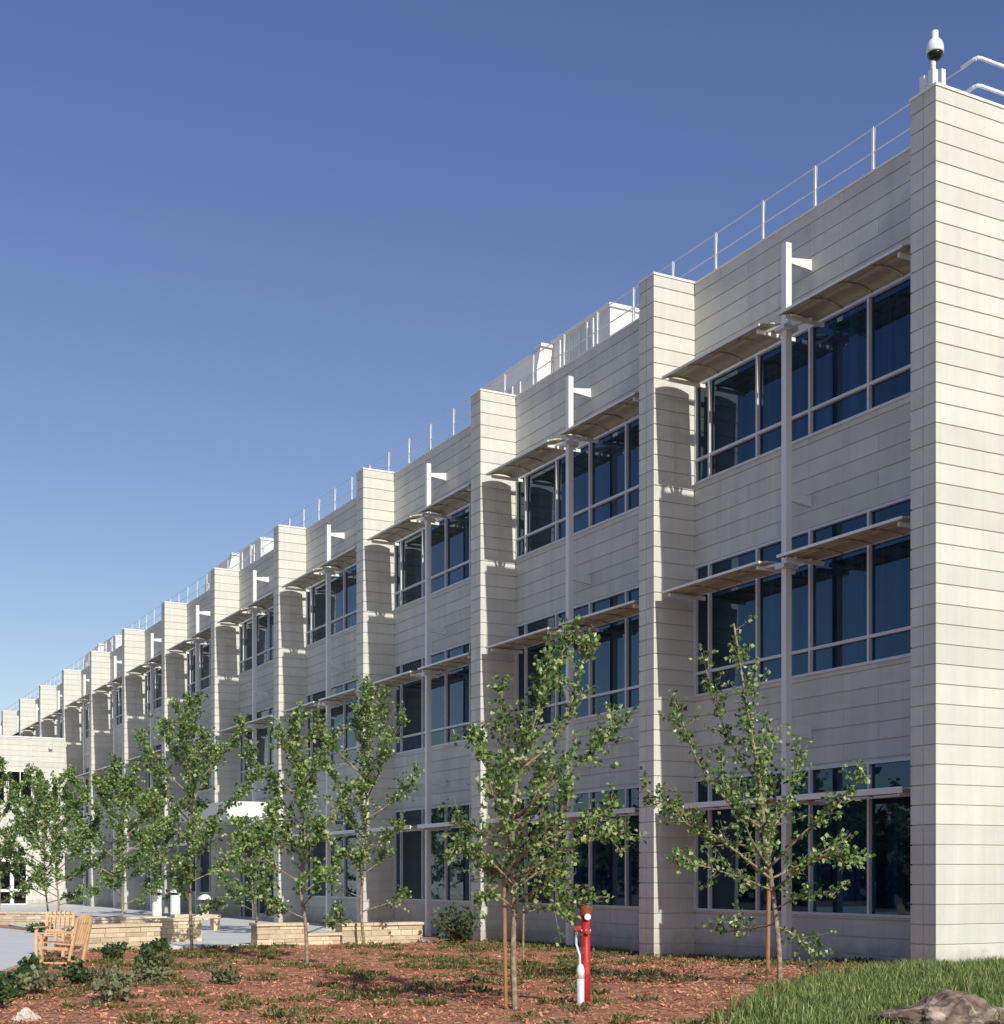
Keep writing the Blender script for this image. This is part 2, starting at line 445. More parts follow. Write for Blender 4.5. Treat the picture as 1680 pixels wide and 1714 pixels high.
# facade posts with brackets
def post_mesh():
    b = MB(); b.box(.43, .57, -.07, .07, -.6, 13.82); return b
pp = post_mesh().build('facade_post', M['metal'], bld)
bk = []
for z in (13.50, 8.86, 4.30):
    b = MB(); n = len(b.v)
    for (x, h, wv) in ((.571, .05, .035), (XW-.16, .09, .055), (XW-.002, .11, .065)):
        b.v += [(x, -wv, z-h), (x, wv, z-h), (x, wv, z+h), (x, -wv, z+h)]
    for s in (0, 4):
        for i in range(4):
            j = (i+1) % 4; b.f.append((n+s+i, n+s+j, n+s+4+j, n+s+4+i))
    b.f += [(n+3, n+2, n+1, n), (n+8, n+9, n+10, n+11)]
    bk.append(b.build('bracket', M['metal'], pp))
for z in SZ[1:]:
    b = MB()
    zz = z-.05
    b.bar((.30, -.52, zz), (.42, .02, zz), .05, .05).bar((.30, .52, zz), (.42, -.02, zz), .05, .05)
    b.bar((.70, -.52, zz+.004), (.58, .02, zz+.004), .05, .05).bar((.70, .52, zz+.004), (.58, -.02, zz+.004), .05, .05)
    b.box(.32, .68, -.14, .14, zz-.10, zz-.03)
    bk.append(b.build('shade_support', M['metal'], pp))
for k in range(NB):
    yc = PITCH*k+PW/2+PITCH/2
    if k == 0: pp.location = (0, yc, 0)
    else:
        o = dup(pp, bld, (0, yc, 0))
        for b in bk: dup(b, o)
# entrance canopy and doors
ca = MB(); ca.box(-1.75, XW-.03, 34.0, 40.6, 3.72, 4.30)
cn = ca.build('entrance_canopy', M['coping'], bld)
MB().box(-1.70, XW-.05, 34.05, 40.55, 3.64, 3.715).build('soffit', M['clad'], cn)
dr = MB()
for y in (36.4, 37.6): 
    dr.box(XW-.05, XW-.02, y, y+.07, -.2, 2.2).box(XW-.05, XW-.02, y+1.08, y+1.15, -.2, 2.2)
    dr.box(XW-.05, XW-.02, y+.0705, y+1.0795, -.2, -.02).box(XW-.05, XW-.02, y+.0705, y+1.0795, 2.1, 2.2)
dd = dr.build('entrance_door', M['frame'], bld)
for y in (37.42, 37.78):
    hb = MB(); hb.tube([(XW-.1, y, .7), (XW-.1, y, 1.5)], .016, 8).bar((XW-.1, y, .8), (XW-.03, y, .8), .02).bar((XW-.1, y, 1.4), (XW-.03, y, 1.4), .02)
    hb.build('handle', M['metal'], dd)

# ------------------------------------------------------------------ roof things
UNITS = [13.2, 41.3, 69.0]
rr = empty('roof_railing', (1.35, .39, 14.1), 'thin white guard railing along the roof edge above the parapet', 'railing')
pm = None; y = 1.305
def at_unit(y): return any(u-.6 < y < u+7.4 for u in UNITS)
while y < NB*PITCH:
    if pm is None:
        pm = MB().box(-.025, .025, -.025, .025, .0, 1.5).build('railing_post', M['rail'], rr)
        pm.location = (0, y-.39, 0)
    else: dup(pm, rr, (0, y-.39, 0))
    y += 1.643
for z in (1.02, 1.47):
    MB().tube([(0, .02, z+.015), (0, NB*PITCH-.5, z+.015)], .015, 6).build('cable', M['cable'], rr)
for z in (1.02, 1.50):
    MB().tube([(0, .35, z), (.0, .08, z+.01), (.03, .02, z+.02), (.09, 0, z+.02), (14, 0, z+.02)], .032, 8).build('top_rail', M['rail'], rr)
for x in (3.2, 6.2, 9.2, 12.2):
    MB().tube([(x, 0, 0), (x, 0, 1.5)], .03, 8).build('railing_post', M['rail'], rr)

def roof_unit(y, first, label):
    t = empty('rooftop_unit', ((1.95 if first else 1.46), y, 14.1), label, 'rooftop unit', 'white mechanical units on the roof')
    b = MB()
    if first:
        b.box(.02, .9, 0, 2.9, 0, 1.90)
        b.build('housing', M['unit'], t)
        MB().box(-.03, .95, -.05, 2.95, 1.903, 2.0).build('cap', M['coping'], t)
        v = MB()
        for q in range(7): v.box(-.02, .017, .55+q*.08+.9, .60+q*.08+.9, .2, 1.8)
        v.build('vent_louver', M['metal'], t)
        v = MB()
        v.bar((.2, -.006, .15), (.75, -.006, 1.45), .05, .012)
        v.build('brace', M['metal'], t)
        for q in (.7, 1.0, 2.4): MB().box(-.06, -.022, q, q+.05, 0, 1.85).build('screen_post', M['rail'], t)
    else:
        n = 0
        b.v += [(.0, 0, 0), (.0, 0.0, 1.15), (.12, 0, 1.78), (.62, 0, 1.78), (.62, 0, 0)]
        b.v += [(x, 3.9, z*.97) for (x, _, z) in b.v]
        b.f += [(0, 4, 3, 2, 1), (5, 6, 7, 8, 9)]
        for i in range(5):
            j = (i+1) % 5; b.f.append((i, i+5, j+5, j)) if False else b.f.append((i, j, j+5, i+5))
        b.build('housing', M['unit'], t)
        MB().box(.1, .66, -.06, .3, 1.783, 1.87).build('cap', M['coping'], t)
        v = MB()
        for q in range(6): v.box(-.03, -.003, .9+q*.45, .95+q*.45, .05, 1.1)
        v.build('vent_louver', M['metal'], t)
    return t
nm = ['nearest the camera', 'halfway along the roof', 'farthest along the roof']
for i, u in enumerate(UNITS):
    roof_unit(u, True, 'white box shaped rooftop unit with bright end panel, '+nm[i])
    roof_unit(u+2.9, False, 'low grey rooftop unit with sloped front, '+nm[i])

sm = empty('security_camera', (.04, .10, TOP+.05), 'white dome security camera with black globe on the roof corner pole', 'security camera')
MB().tube([(0, 0, 0), (0, 0, .62)], .042, 10).build('pole', M['white'], sm, True)
MB().lathe((.02, -.02, 0), [(.03, .90), (.055, .90), (.055, .78), (.075, .765), (.115, .72), (.14, .65), (.145, .56), (.14, .53), (.02, .53)][::-1], 20).build('housing', M['white'], sm, True)
MB().lathe((.02, -.02, 0), [(.01, .40), (.06, .41), (.10, .45), (.125, .50), (.13, .528)], 20).build('globe', M['dark'], sm, True)
MB().box(-.06, .06, -.05, .05, .001, .26).build('mount_plate', M['white'], sm)
MB().box(.13, .22, -.06, .0, .001, .30).build('bracket_box', M['white'], sm)
MB().box(-.05, .03, .16, .26, .001, .25).build('bracket_box', M['white'], sm)

# ------------------------------------------------------------------ annex wing on the left
ax = empty('annex_wing', (0, 74.3, 0), 'two storey pale clad wing with dark windows at the far left', 'building')
WT = 10.15
ops = [(-3.45, -1.98, 5.95, 8.08), (-5.4, -3.6, 5.95, 8.08), (-4.9, -2.3, -.25, 2.5)]
b = MB()
def wall_y(b, x0, x1, z0, z1): b.clad(x0, x1, 0, .35, z0, z1)
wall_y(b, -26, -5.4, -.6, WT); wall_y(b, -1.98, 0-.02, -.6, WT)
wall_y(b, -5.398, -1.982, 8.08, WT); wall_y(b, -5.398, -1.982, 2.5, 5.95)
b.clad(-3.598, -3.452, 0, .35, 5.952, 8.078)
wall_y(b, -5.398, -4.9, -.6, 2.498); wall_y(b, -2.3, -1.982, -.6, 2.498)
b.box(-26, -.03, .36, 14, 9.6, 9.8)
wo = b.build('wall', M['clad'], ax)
MB().box(-26, -.03, -.03, .38, WT+.003, WT+.08).build('coping', M['coping'], wo)
for i, (x0, x1, z0, z1) in enumerate(ops):
    f = MB(); t = .07
    f.box(x0, x0+t, -.04, .2, z0, z1).box(x1-t, x1, -.04, .2, z0, z1)
    f.box(x0+t, x1-t, -.042, .2, z0, z0+t).box(x0+t, x1-t, -.042, .2, z1-t, z1)
    if i == 2:
        for x in (-4.05, -3.2): f.box(x-.11, x+.11, -.035, .2, z0+t, z1-t)
        f.box(x0+t, x1-t, -.02, .2, .55, .72)
    else:
        xm = (x0+x1)/2
        f.box(xm-.025, xm+.025, -.035, .2, z0+t, z1-t)
    fo = f.build('entrance_door' if i == 2 else 'window', M['white'], ax)
    MB().box(x0+.02, x1-.02, .12, .16, z0+.02, z1-.02).build('pane', M['wing_glass'], fo)
wl = MB(); wl.lathe((-.9, -.16, 9.45), [(.04, 0), (.11, .03), (.13, .14), (.10, .24), (.03, .27)], 12)
wl.box(-.95, -.85, -.12, .0, 9.5, 9.62)
wl.build('wall_lamp', M['frame'], ax)

# ------------------------------------------------------------------ trees
def rnd_unit(r):
    while True:
        v = Vector((r.uniform(-1,1), r.uniform(-1,1), r.uniform(-1,1)))
        if .05 < v.length < 1: return v.normalized()
def leaf(b, c, d, size, r, wf=.46):
    """ovate folded leaf, own island"""
    n = rnd_unit(r); s = d.cross(n)
    if s.length < .1: return
    s.normalize(); up = s.cross(d).normalized()
    L = size*r.uniform(.75, 1.25); W = L*wf; k = len(b.v)
    p0 = c; p1 = c+d*L*.42-s*W+up*L*.12; p2 = c+d*L; p3 = c+d*L*.42+s*W+up*L*.12
    b.v += [tuple(p0), tuple(p1), tuple(p2), tuple(p3)]
    b.f += [(k, k+1, k+2), (k, k+2, k+3)]
VR = Vector((math.cos(TH), -math.sin(TH), 0)); VD = Vector((math.sin(TH), math.cos(TH), 0))
def smooth_line(pts, n=5):
    """Catmull-Rom through points"""
    P = [Vector(p) for p in pts]; P = [P[0]*2-P[1]]+P+[P[-1]*2-P[-2]]; out = []
    for i in range(1, len(P)-2):
        for k in range(n):
            t = k/n; a, b_, c, d = P[i-1], P[i], P[i+1], P[i+2]
            out.append(.5*((2*b_)+(c-a)*t+(2*a-5*b_+4*c-d)*t*t+(3*b_-a-3*c+d)*t**3))
    out.append(P[-2]); return out
def tree(base, limbs, trunk, label, seed, dens=1., size=.068, group='young trees planted in the mulch bed', bare=.25, spread=1.):
    """trunk and limbs: lists of points (across, depth, height) in metres"""
    r = random.Random(seed)
    t = empty('young_tree', base, label, 'tree', group, -TH)
    wb = MB(); lb = MB()
    tp = smooth_line(trunk, 5)
    H = tp[-1].z
    wb.tube(tp, [.036*(1-.8*i/(len(tp)-1))+.005 for i in range(len(tp))], 8)
    alll = [(tp, .28, .012)]
    for lp in limbs:
        q = smooth_line(lp, 5); ln = sum((q[i+1]-q[i]).length for i in range(len(q)-1))
        r0 = min(.021, .007+.006*ln)
        wb.tube(q, [r0*(1-.85*i/(len(q)-1))+.003 for i in range(len(q))], 6)
        alll.append((q, bare, r0))
    for (q, b0, r0) in alll:
        m = len(q)
        ln = sum((q[i+1]-q[i]).length for i in range(m-1))
        ntw = max(4, int(ln*11*dens))
        for i in range(ntw):
            u = b0+(1-b0)*r.random()**.85
            x = u*(m-1); k = min(m-2, int(x)); p = q[k].lerp(q[k+1], x-k); d = (q[k+1]-q[k]).normalized()
            tw = (d*.75+rnd_unit(r)*.85+Vector((0,0,.2))).normalized()
            tl = r.uniform(.14, .55)*(1.2-.6*u)*spread
            mid = p+tw*tl*.5; tip = p+tw*tl+Vector((0,0,.05*tl))
            wb.tube([p, mid, tip], [.0065, .005, .003], 4, False)
            for j in range(r.randint(9, 15)):
                v = r.uniform(.15, 1.08)
                c = p.lerp(tip, v)+rnd_unit(r)*.055*spread
                dd = (tw*.4+rnd_unit(r)+Vector((0,0,-.25))).normalized()
                leaf(lb, c, dd, size, r)
        for j in range(int(ln*22*dens)):
            u = b0+(1-b0)*r.random(); x = u*(m-1); k = min(m-2, int(x)); p = q[k].lerp(q[k+1], x-k)
            leaf(lb, p+rnd_unit(r)*.03, (rnd_unit(r)+Vector((0,0,.1))).normalized(), size, r)
    wb.build('trunk', M['bark'], t, True)
    lb.build('crown', M['leaf'], t)
    return t
def auto_limbs(H, W, seed, n=16, low=.13):
    r = random.Random(seed+100); L = []
    for i in range(n):
        u = low+(.93-low)*(i/(n-1))**.9; z0 = H*u
        prof = W*(.35+.65*math.sin(math.pi*min(1, (u-low)/(1-low)*.8+.22)))
        a = i*2.4+r.uniform(-.5, .5); ln = prof*r.uniform(.75, 1.12)*(1.0 if u < .75 else .55)
        rise = ln*(.25+1.15*u)*r.uniform(.8, 1.2)
        dx, dy = math.cos(a)*ln, math.sin(a)*ln
        L.append([(0, 0, z0), (dx*.45, dy*.45, z0+rise*.38), (dx*.82, dy*.82, z0+rise*.78), (dx, dy, z0+rise*1.12)])
    return L
def lean_trunk(H, seed, amt=.12):
    r = random.Random(seed+50); x = y = 0; P = [(0, 0, -.1)]
    for i in range(1, 7):
        x += r.uniform(-amt, amt); y += r.uniform(-amt, amt); P.append((x, y, H*i/6))
    return P
def follow(limbs, trunk):
    T = smooth_line(trunk, 8)
    for l in limbs:
        z = l[0][2]; c = min(T, key=lambda p: abs(p.z-z))
        for i in range(len(l)): l[i] = (l[i][0]+c.x, l[i][1]+c.y, l[i][2])
    return limbs
def px(s, x0, y0):
    return lambda *pts: [((a-x0)/s, d, (y0-b_)/s) for (a, d, b_) in pts]

# tree in front of the nearest bay, open and many stemmed
q = px(119.6, 1305, 1650)
tr = q((1305,0,1660),(1303,0,1580),(1292,.02,1480),(1280,0,1390),(1270,-.05,1310),(1255,-.1,1225),(1240,-.1,1135),(1226,-.1,1045))
li = [q((1270,-.05,1310),(1235,.15,1255),(1205,.3,1180),(1180,.35,1085)),
      q((1280,0,1390),(1215,-.3,1345),(1160,-.5,1280),(1122,-.55,1182)),
      q((1290,0,1470),(1220,.3,1410),(1150,.5,1360),(1088,.6,1318)),
      q((1284,0,1425),(1210,.5,1400),(1170,.8,1380),(1140,.9,1345)),
      q((1293,0,1490),(1235,-.5,1470),(1175,-.7,1452),(1118,-.8,1436)),
      q((1282,0,1405),(1320,.3,1350),(1345,.5,1290),(1352,.6,1240)),
      q((1288,0,1450),(1340,-.4,1390),(1395,-.6,1340),(1425,-.6,1298)),
      q((1290,0,1470),(1345,.2,1445),(1395,.4,1420),(1428,.5,1405)),
      q((1293,0,1490),(1330,-.6,1450),(1365,-.9,1430),(1400,-1.,1440)),
      q((1300,0,1545),(1260,.4,1555),(1225,.6,1562),(1210,.6,1560)),
      q((1301,0,1550),(1335,.2,1565),(1365,.3,1590),(1388,.4,1600)),
      q((1272,-.05,1320),(1290,.3,1270),(1305,.5,1240),(1300,.6,1205)),
      q((1278,0,1375),(1240,.5,1330),(1225,.8,1290),(1228,.9,1255)),
      q((1286,0,1440),(1310,.6,1390),(1320,.9,1340),(1318,1.0,1300)),
      q((1288,0,1452),(1250,-.7,1420),(1225,-1,1380),(1215,-1.1,1345)),
      q((1297,0,1520),(1330,-.3,1500),(1360,-.4,1495),(1385,-.4,1500)),
      q((1250,-.1,1195),(1262,.1,1160),(1258,.2,1130))]
tree((-4.62,-1.67,-.07), li, tr, 'sparse young tree with open spreading branches before the nearest window bay', 11, .98, bare=.12, spread=.9)

q = px(130.6, 862, 1688)
tr = q((862,0,1700),(859,0,1600),(860,.02,1500),(858,0,1400),(866,0,1300),(890,.1,1210),(925,.1,1120),(962,.1,1050))
li = [q((866,0,1310),(885,-.2,1240),(905,-.3,1170),(915,-.3,1105)),
      q((860,0,1360),(845,.3,1280),(838,.4,1200),(842,.4,1140)),
      q((870,0,1290),(930,.3,1230),(965,.5,1150),(985,.5,1065)),
      q((858,0,1400),(825,-.3,1330),(812,-.4,1270),(800,-.4,1235)),
      q((860,0,1370),(930,-.4,1310),(990,-.5,1260),(1022,-.5,1212)),
      q((858,0,1440),(920,.5,1400),(990,.7,1370),(1042,.8,1340)),
      q((859,0,1470),(930,-.5,1430),(985,-.7,1405),(1038,-.8,1395)),
      q((858,0,1430),(815,.3,1400),(790,.5,1380),(768,.6,1372)),
      q((859,0,1480),(820,-.4,1440),(790,-.6,1415),(760,-.7,1420)),
      q((858,0,1410),(890,.8,1350),(905,1.,1300),(915,1.1,1260)),
      q((858,0,1420),(840,-.8,1370),(835,-1.0,1320),(850,-1.1,1280)),
      q((860,0,1490),(900,.6,1460),(930,.8,1450),(950,.9,1455)),
      q((860,0,1510),(895,-.4,1490),(930,-.5,1490),(945,-.5,1505)),
      q((860,0,1500),(840,.7,1470),(825,.9,1455),(815,1.,1450)),
      q((859,0,1450),(900,-.7,1400),(930,-.9,1370),(940,-1.,1330)),
      q((858,0,1390),(895,0,1340),(925,.1,1300),(950,.1,1270)),
      q((860,0,1520),(835,-.2,1500),(815,-.2,1500),(800,-.2,1510)),
      q((860,0,1530),(905,.1,1521),(950,.1,1518),(1000,.1,1500))]
tree((-8.68,-1.39,-.23), li, tr, 'bushy young tree with two stakes beside the red post', 12, 1.3, bare=.10)

for (b, H, W, seed, lab, dn, n) in [
    ((-7.5,9.54,-.3), 4.9, 1.1, 21, 'round crowned young tree in front of the long stone seat wall', 1.1, 17),
    ((-3.45,16.39,-.3), 6.7, 1.35, 22, 'tall young tree rising beside the right end of the stone seat wall', 1.1, 19),
    ((-7.86,16.67,-.3), 6.1, 1.4, 23, 'tall leafy young tree at the plaza edge left of the canopy', 1.25, 20),
    ((-3.55,25.17,-.3), 3.4, 1.0, 24, 'short young tree standing under the white entrance canopy', 1.0, 15),
    ((-4.94,36.88,-.3), 5.5, 1.9, 25, 'brown stemmed tree standing left of the two white cylinders', 1.3, 20),
    ((-7.09,38.02,-.3), 5.3, 1.7, 26, 'pale leaved tree before the corner of the left wing', 1.1, 18),
    ((-9.1,39.2,-.3), 6.0, 1.6, 27, 'young tree at the left picture edge before the wing windows', 1.1, 18),
    ((-6.2,45.0,-.3), 5.0, 1.7, 29, 'young tree between the wing corner and the brown stemmed tree', 1.1, 18),
    ((-1.9,44.5,-.3), 5.0, 1.8, 28, 'leafy tree close to the facade behind the white cylinders', 1.3, 18)]:
    T = lean_trunk(H, seed)
    tree(b, follow(auto_limbs(H, W*(1.12 if b[1] > 20 else 1.05), seed, n+2), T), T, lab, seed, dn*1.12, .08 if b[1] < 20 else .10)

def stake(x, y, h, lean, label, rr=.022, m='stake'):
    o = MB().tube([(0, 0, -.15), (lean, 0, h)], rr, 8).build('wooden_stake', M[m])
    o.location = (x, y, hz(x, y)); tag(o, label, 'stake', 'wooden tree stakes')
stake(-8.78, -1.33, 1.65, -.03, 'brown wooden stake close beside the bushy tree trunk by the red post', .026)
stake(-2.3, 1.51, 1.75, .03, 'brown wooden stake behind the sparse tree at the nearest bay', .035)
stake(-3.5, 7.85, 1.15, .02, 'thin pale stake in the mulch behind the bushy tree', .022, 'bark')

# ------------------------------------------------------------------ shrubs and ground cover
def shrub(loc, rw, h, seed, m, label, group, n=260, size=.09):
    r = random.Random(seed); t = empty('shrub', loc, label, 'shrub', group)
    b = MB(); s = MB()
    for i in range(14):
        a = r.uniform(0, 6.28); u = r.random()**.5*rw; hh = h*(1-.45*(u/rw)**2)*r.uniform(.7, 1.1)
        tip = Vector((math.cos(a)*u, math.sin(a)*u, hh)); mid = tip*.5+Vector((0, 0, .1*h))
        s.tube([(0, 0, -.05), mid, tip], [.012, .008, .003], 5, False)
        for j in range(n//14):
            p = Vector((0, 0, 0)).lerp(tip, r.uniform(.35, 1.05))+rnd_unit(r)*rw*.28
            if p.z < .02: p.z = .03
            leaf(b, p, (rnd_unit(r)+Vector((0, 0, .45))).normalized(), size, r)
    s.build('stem', M['stake'], t); b.build('foliage', M[m], t)
shrub((-1.0,15.8,-.3), .75, 1.0, 41, 'shrubleaf', 'leafy green bush at the foot of the third pier', None, 420, .12)
G1 = 'low green shrubs at the left of the mulch bed'
LB1 = 'low dark green shrub in the left mulch bed'; LB2 = 'pale grey green shrub in the left mulch bed'
spots = [(-13.3,7.0,0),(-12.6,6.2,0),(-13.0,8.5,0),(-10.7,9.0,0),(-10.2,14.2,0),(-10.7,12.6,0),(-9.3,15.0,0),(-14.1,3.9,0),(-13.5,4.6,1),(-12.4,4.8,1),(-11.6,5.6,1),(-12.9,2.7,1),
         (-14.6,2.2,0),(-11.2,7.4,0),(-8.9,15.6,0),(-9.7,27.6,0),(-9.0,29.8,0),(-8.9,24.3,0),(-13.9,5.6,0),(-10.5,5.0,1)]
for i, (x, y, k) in enumerate(spots):
    s_ = R.uniform(.85, 1.25)*(.6 if y > 9 else .66)
    shrub((x, y, hz(x, y)+.01), .42*s_, .42*s_, 60+i, 'grey_leaf' if k else 'shrubleaf', LB2 if k else LB1, G1 if not k else 'pale grey green shrubs in the mulch bed', 240, .085)

# scattered ground cover tufts (uncountable), mulch chips, grass
gc = MB(); r = random.Random(5)
def tuft(b, x, y, rw, h, n):
    z = hz(x, y)+bumpy(x, y, .05)
    for i in range(n):
        a = r.uniform(0, 6.28); u = rw*r.random()**.6
        p = Vector((x+math.cos(a)*u, y+math.sin(a)*u, z-.01))
        d = Vector((math.cos(a)*.7+r.uniform(-.4,.4), math.sin(a)*.7+r.uniform(-.4,.4), r.uniform(.4, 1.3))).normalized()
        leaf(b, p+d*h*r.uniform(0, .55), d, r.uniform(.05, .11)*h/.17, r, r.choice((.12,.2,.34)))
cnt = 0
while cnt < 1250:
    x = r.uniform(-16, 1.0); y = r.uniform(-9, 17)
    v = .5*noise.noise(Vector((x*.35, y*.28, 1.3)))+.9*noise.noise(Vector((x*1.1, y*.8, 4.3)))
    if not in_mulch(x, y) or r.random() > .16+.8*v: continue
    s_ = r.uniform(.3, .95); tuft(gc, x, y, .19*s_, .15*s_, int(85*s_)); cnt += 1
for i in range(110):      # denser along the foot of the facade
    x = r.uniform(-.9, .95); y = r.uniform(.8, 17)
    tuft(gc, x, y, .25, .12, 60)
tag(gc.build('ground_cover', M['cover']), 'low yellow green ground cover spread over the red mulch', 'ground cover', kind='stuff')
ch = MB()
for i in range(120000):
    x = r.uniform(-16.5, .9); y = r.uniform(-8, 17)
    if r.random() > .35 and y > 6: continue
    if not in_mulch(x, y): continue
    z = hz(x, y)+bumpy(x, y, .05)+.012
    d = Vector((r.gauss(0, 1), r.gauss(0, 1), r.gauss(0, .35))).normalized(); n = Vector((r.gauss(0, .5), r.gauss(0, .5), 1)).normalized()
    s = d.cross(n).normalized(); L = r.uniform(.008, .026)*r.choice((.8,1,1,1.7)); W = L*r.uniform(.2, .55); c = Vector((x, y, z+r.uniform(0, .02))); k = len(ch.v)
    ch.v += [tuple(c-d*L-s*W), tuple(c+d*L-s*W*.7), tuple(c+d*L*.9+s*W), tuple(c-d*L*.8+s*W*.8)]
    ch.f.append((k, k+1, k+2, k+3))
tag(ch.build('mulch_chips', M['chip']), 'reddish brown bark chips covering the planting bed', 'mulch', kind='stuff')
gr = MB(); cnt = 0
while cnt < 62000:
    x = r.uniform(-9.4, 3.2); y = r.uniform(-8.6, .15)
    le = lawn_edge(x, y)
    if le < -.35 or (le < 0 and r.random() > .35): continue
    if x > 0 and y > -.05: continue
    if (x+17.29)*VD.x+(y+17.3)*VD.y < 15.0: continue
    z = hz(x, y)+bumpy(x, y, .05)+.0
    h = r.uniform(.05, .19)*(1+.9*noise.noise(Vector((x*1.3, y*1.3, 7)))); a = r.uniform(0, 6.28); l = r.uniform(.1, .75)*h
    wv = r.uniform(.004, .009); k = len(gr.v); ca_, sa_ = math.cos(a), math.sin(a); b2 = r.uniform(0, 6.28)
    wx, wy = math.cos(b2)*wv, math.sin(b2)*wv
    gr.v += [(x-wx, y-wy, z), (x+wx, y+wy, z), (x+ca_*l*.4+wx*.7, y+sa_*l*.4+wy*.7, z+h*.65), (x+ca_*l*.4-wx*.7, y+sa_*l*.4-wy*.7, z+h*.65), (x+ca_*l, y+sa_*l, z+h)]
    gr.f += [(k, k+1, k+2, k+3), (k+3, k+2, k+4)]; cnt += 1
tag(gr.build('grass', M['grass']), 'unmown green grass on the low mound at the right', 'grass', kind='stuff')

# ------------------------------------------------------------------ stones, seat walls, furniture
def rock(name, loc, sx, sy, sz, seed, m, label, rz=0):
    import bmesh
    bm = bmesh.new(); bmesh.ops.create_icosphere(bm, subdivisions=5, radius=1)
    for v in bm.verts:
        p = v.co.copy()
        k = 1-.22*abs(noise.noise(p*2.3+Vector((seed, 4, 0))))+.30*noise.noise(p*1.3+Vector((seed, 0, 0)))+.16*noise.noise(p*3.1+Vector((0, seed, 0)))+.10*noise.noise(p*7+Vector((0, 0, seed)))
        q = p*k
        q.z = q.z*(1-.35*min(1, abs(q.x)))
        v.co = Vector((q.x*sx, q.y*sy, q.z*sz))
    me = bpy.data.meshes.new(name); bm.to_mesh(me); bm.free(); me.materials.append(M[m])
    o = bpy.data.objects.new(name, me); col.objects.link(o); o.location = loc; o.rotation_euler = (0, 0, rz)
    tag(o, label, 'rock'); return o
rock('boulder', (-5.72,-5.95,-.19), .80, .58, .41, 3.1, 'rock', 'rough brown boulder lying in the grass at the lower right', rad(-20))
rock('pale_stone', (-14.35,.75,-.28), .15, .13, .13, 8.4, 'palerock', 'small pale stone on the mulch at the lower left')

def stone_wall(a, b_, h, th, label, seed, group=None):
    r = random.Random(seed); A = Vector((*a, 0)); B = Vector((*b_, 0)); L = (B-A).length
    ang = math.atan2(B.y-A.y, B.x-A.x)
    m = MB(); z = -.15
    while z < h-.1:
        hh = min(r.uniform(.09, .16), h-.07-z); x = 0
        while x < L-.02:
            w_ = min(r.uniform(.22, .6), L-x)
            if L-x-w_ < .12: w_ = L-x
            j = r.uniform(0, .03)
            m.box(x+.006, x+w_-.006, j, th-r.uniform(0, .03), z+.005, z+hh-.005); x += w_
        z += hh
    m.box(.02, L-.02, .045, th-.045, -.15, z-.01)
    t = m.build('stone_seat_wall', M['stone']); t.location = (a[0], a[1], -.29); t.rotation_euler = (0, 0, ang)
    c = MB(); x = -.03
    while x < L:
        w_ = min(r.uniform(.6, 1.1), L+.03-x); c.box(x+.004, x+w_-.004, -.03, th+.03, z+.002, z+.07+r.uniform(0, .008)); x += w_
    c.build('cap_stone', M['stone'], t)
    return tag(t, label, 'stone wall', group)
GW = 'low blond stone seat walls of the plaza'
stone_wall((-6.19,16.75), (-4.85,16.80), .60, .5, 'short tall left end block of the blond stone seat wall', 1, GW)
stone_wall((-4.84,16.85), (-3.9,16.9), .34, .5, 'low middle section of stone wall between two taller blocks', 2, GW)
stone_wall((-3.88,16.85), (-1.55,16.95), .56, .5, 'blond stone seat wall below the third bay, rightmost of the walls', 3, GW)
stone_wall((-10.35,16.9), (-8.4,17.6), .62, .5, 'blond stone wall behind the wooden chairs', 4, GW)
stone_wall((-8.15,19.6), (-6.75,19.7), .66, .5, 'square stone wall block right of the walled planter', 5, GW)
stone_wall((-9.6,36.4), (-7.4,34.5), .50, .5, 'far low stone wall before the left wing', 6, GW)
stone_wall((-8.9,24.8), (-6.2,25.6), .55, .5, 'stone wall in the shrubs behind the wooden chairs', 7, GW)
bn = empty('stone_bench', (-4.9,26.9,-.25), 'blond stone bench on legs standing on the plaza', 'bench')
MB().box(-.75, .75, -.25, .25, .40, .53).build('seat', M['stone'], bn)
for x in (-.62, .0, .62): MB().box(x-.10, x+.10, -.2, .2, 0, .399).build('leg', M['stone'], bn)

def cyl_bin(x, y, label):
    t = empty('litter_bin', (x, y, -.245), label, 'litter bin', 'white cylindrical bins on the plaza')
    MB().lathe((0, 0, 0), [(.02, 0), (.17, 0), (.19, .02), (.19, .98), (.17, 1.0), (.02, 1.0)], 20).build('body', M['white'], t)
    MB().tube([(0, 0, 1.0), (0, 0, 1.1)], .15, 16).build('opening', M['dark'], t)
    MB().lathe((0, 0, 0), [(.02, 1.1), (.21, 1.1), (.22, 1.15), (.15, 1.24), (.02, 1.27)], 20).build('lid', M['white'], t)
cyl_bin(-3.45, 37.6, 'white cylindrical bin with domed lid, left of the pair')
cyl_bin(-2.75, 37.5, 'white cylindrical bin with domed lid, right of the pair')
fx = empty('pedestal_fixture', (-1.25,38.6,-.245), 'white tapered pedestal fixture with dark gap under its cap', 'fixture')
MB().lathe((0, 0, 0), [(.02, 0), (.13, 0), (.15, .3), (.24, .52), (.24, .62), (.02, .64)], 16).build('pedestal', M['white'], fx)
MB().tube([(0, 0, .64), (0, 0, .82)], .1, 12).build('neck', M['dark'], fx)
MB().lathe((0, 0, 0), [(.02, .82), (.3, .80), (.3, .88), (.12, 1.0), (.02, 1.02)], 16).build('cap', M['white'], fx)

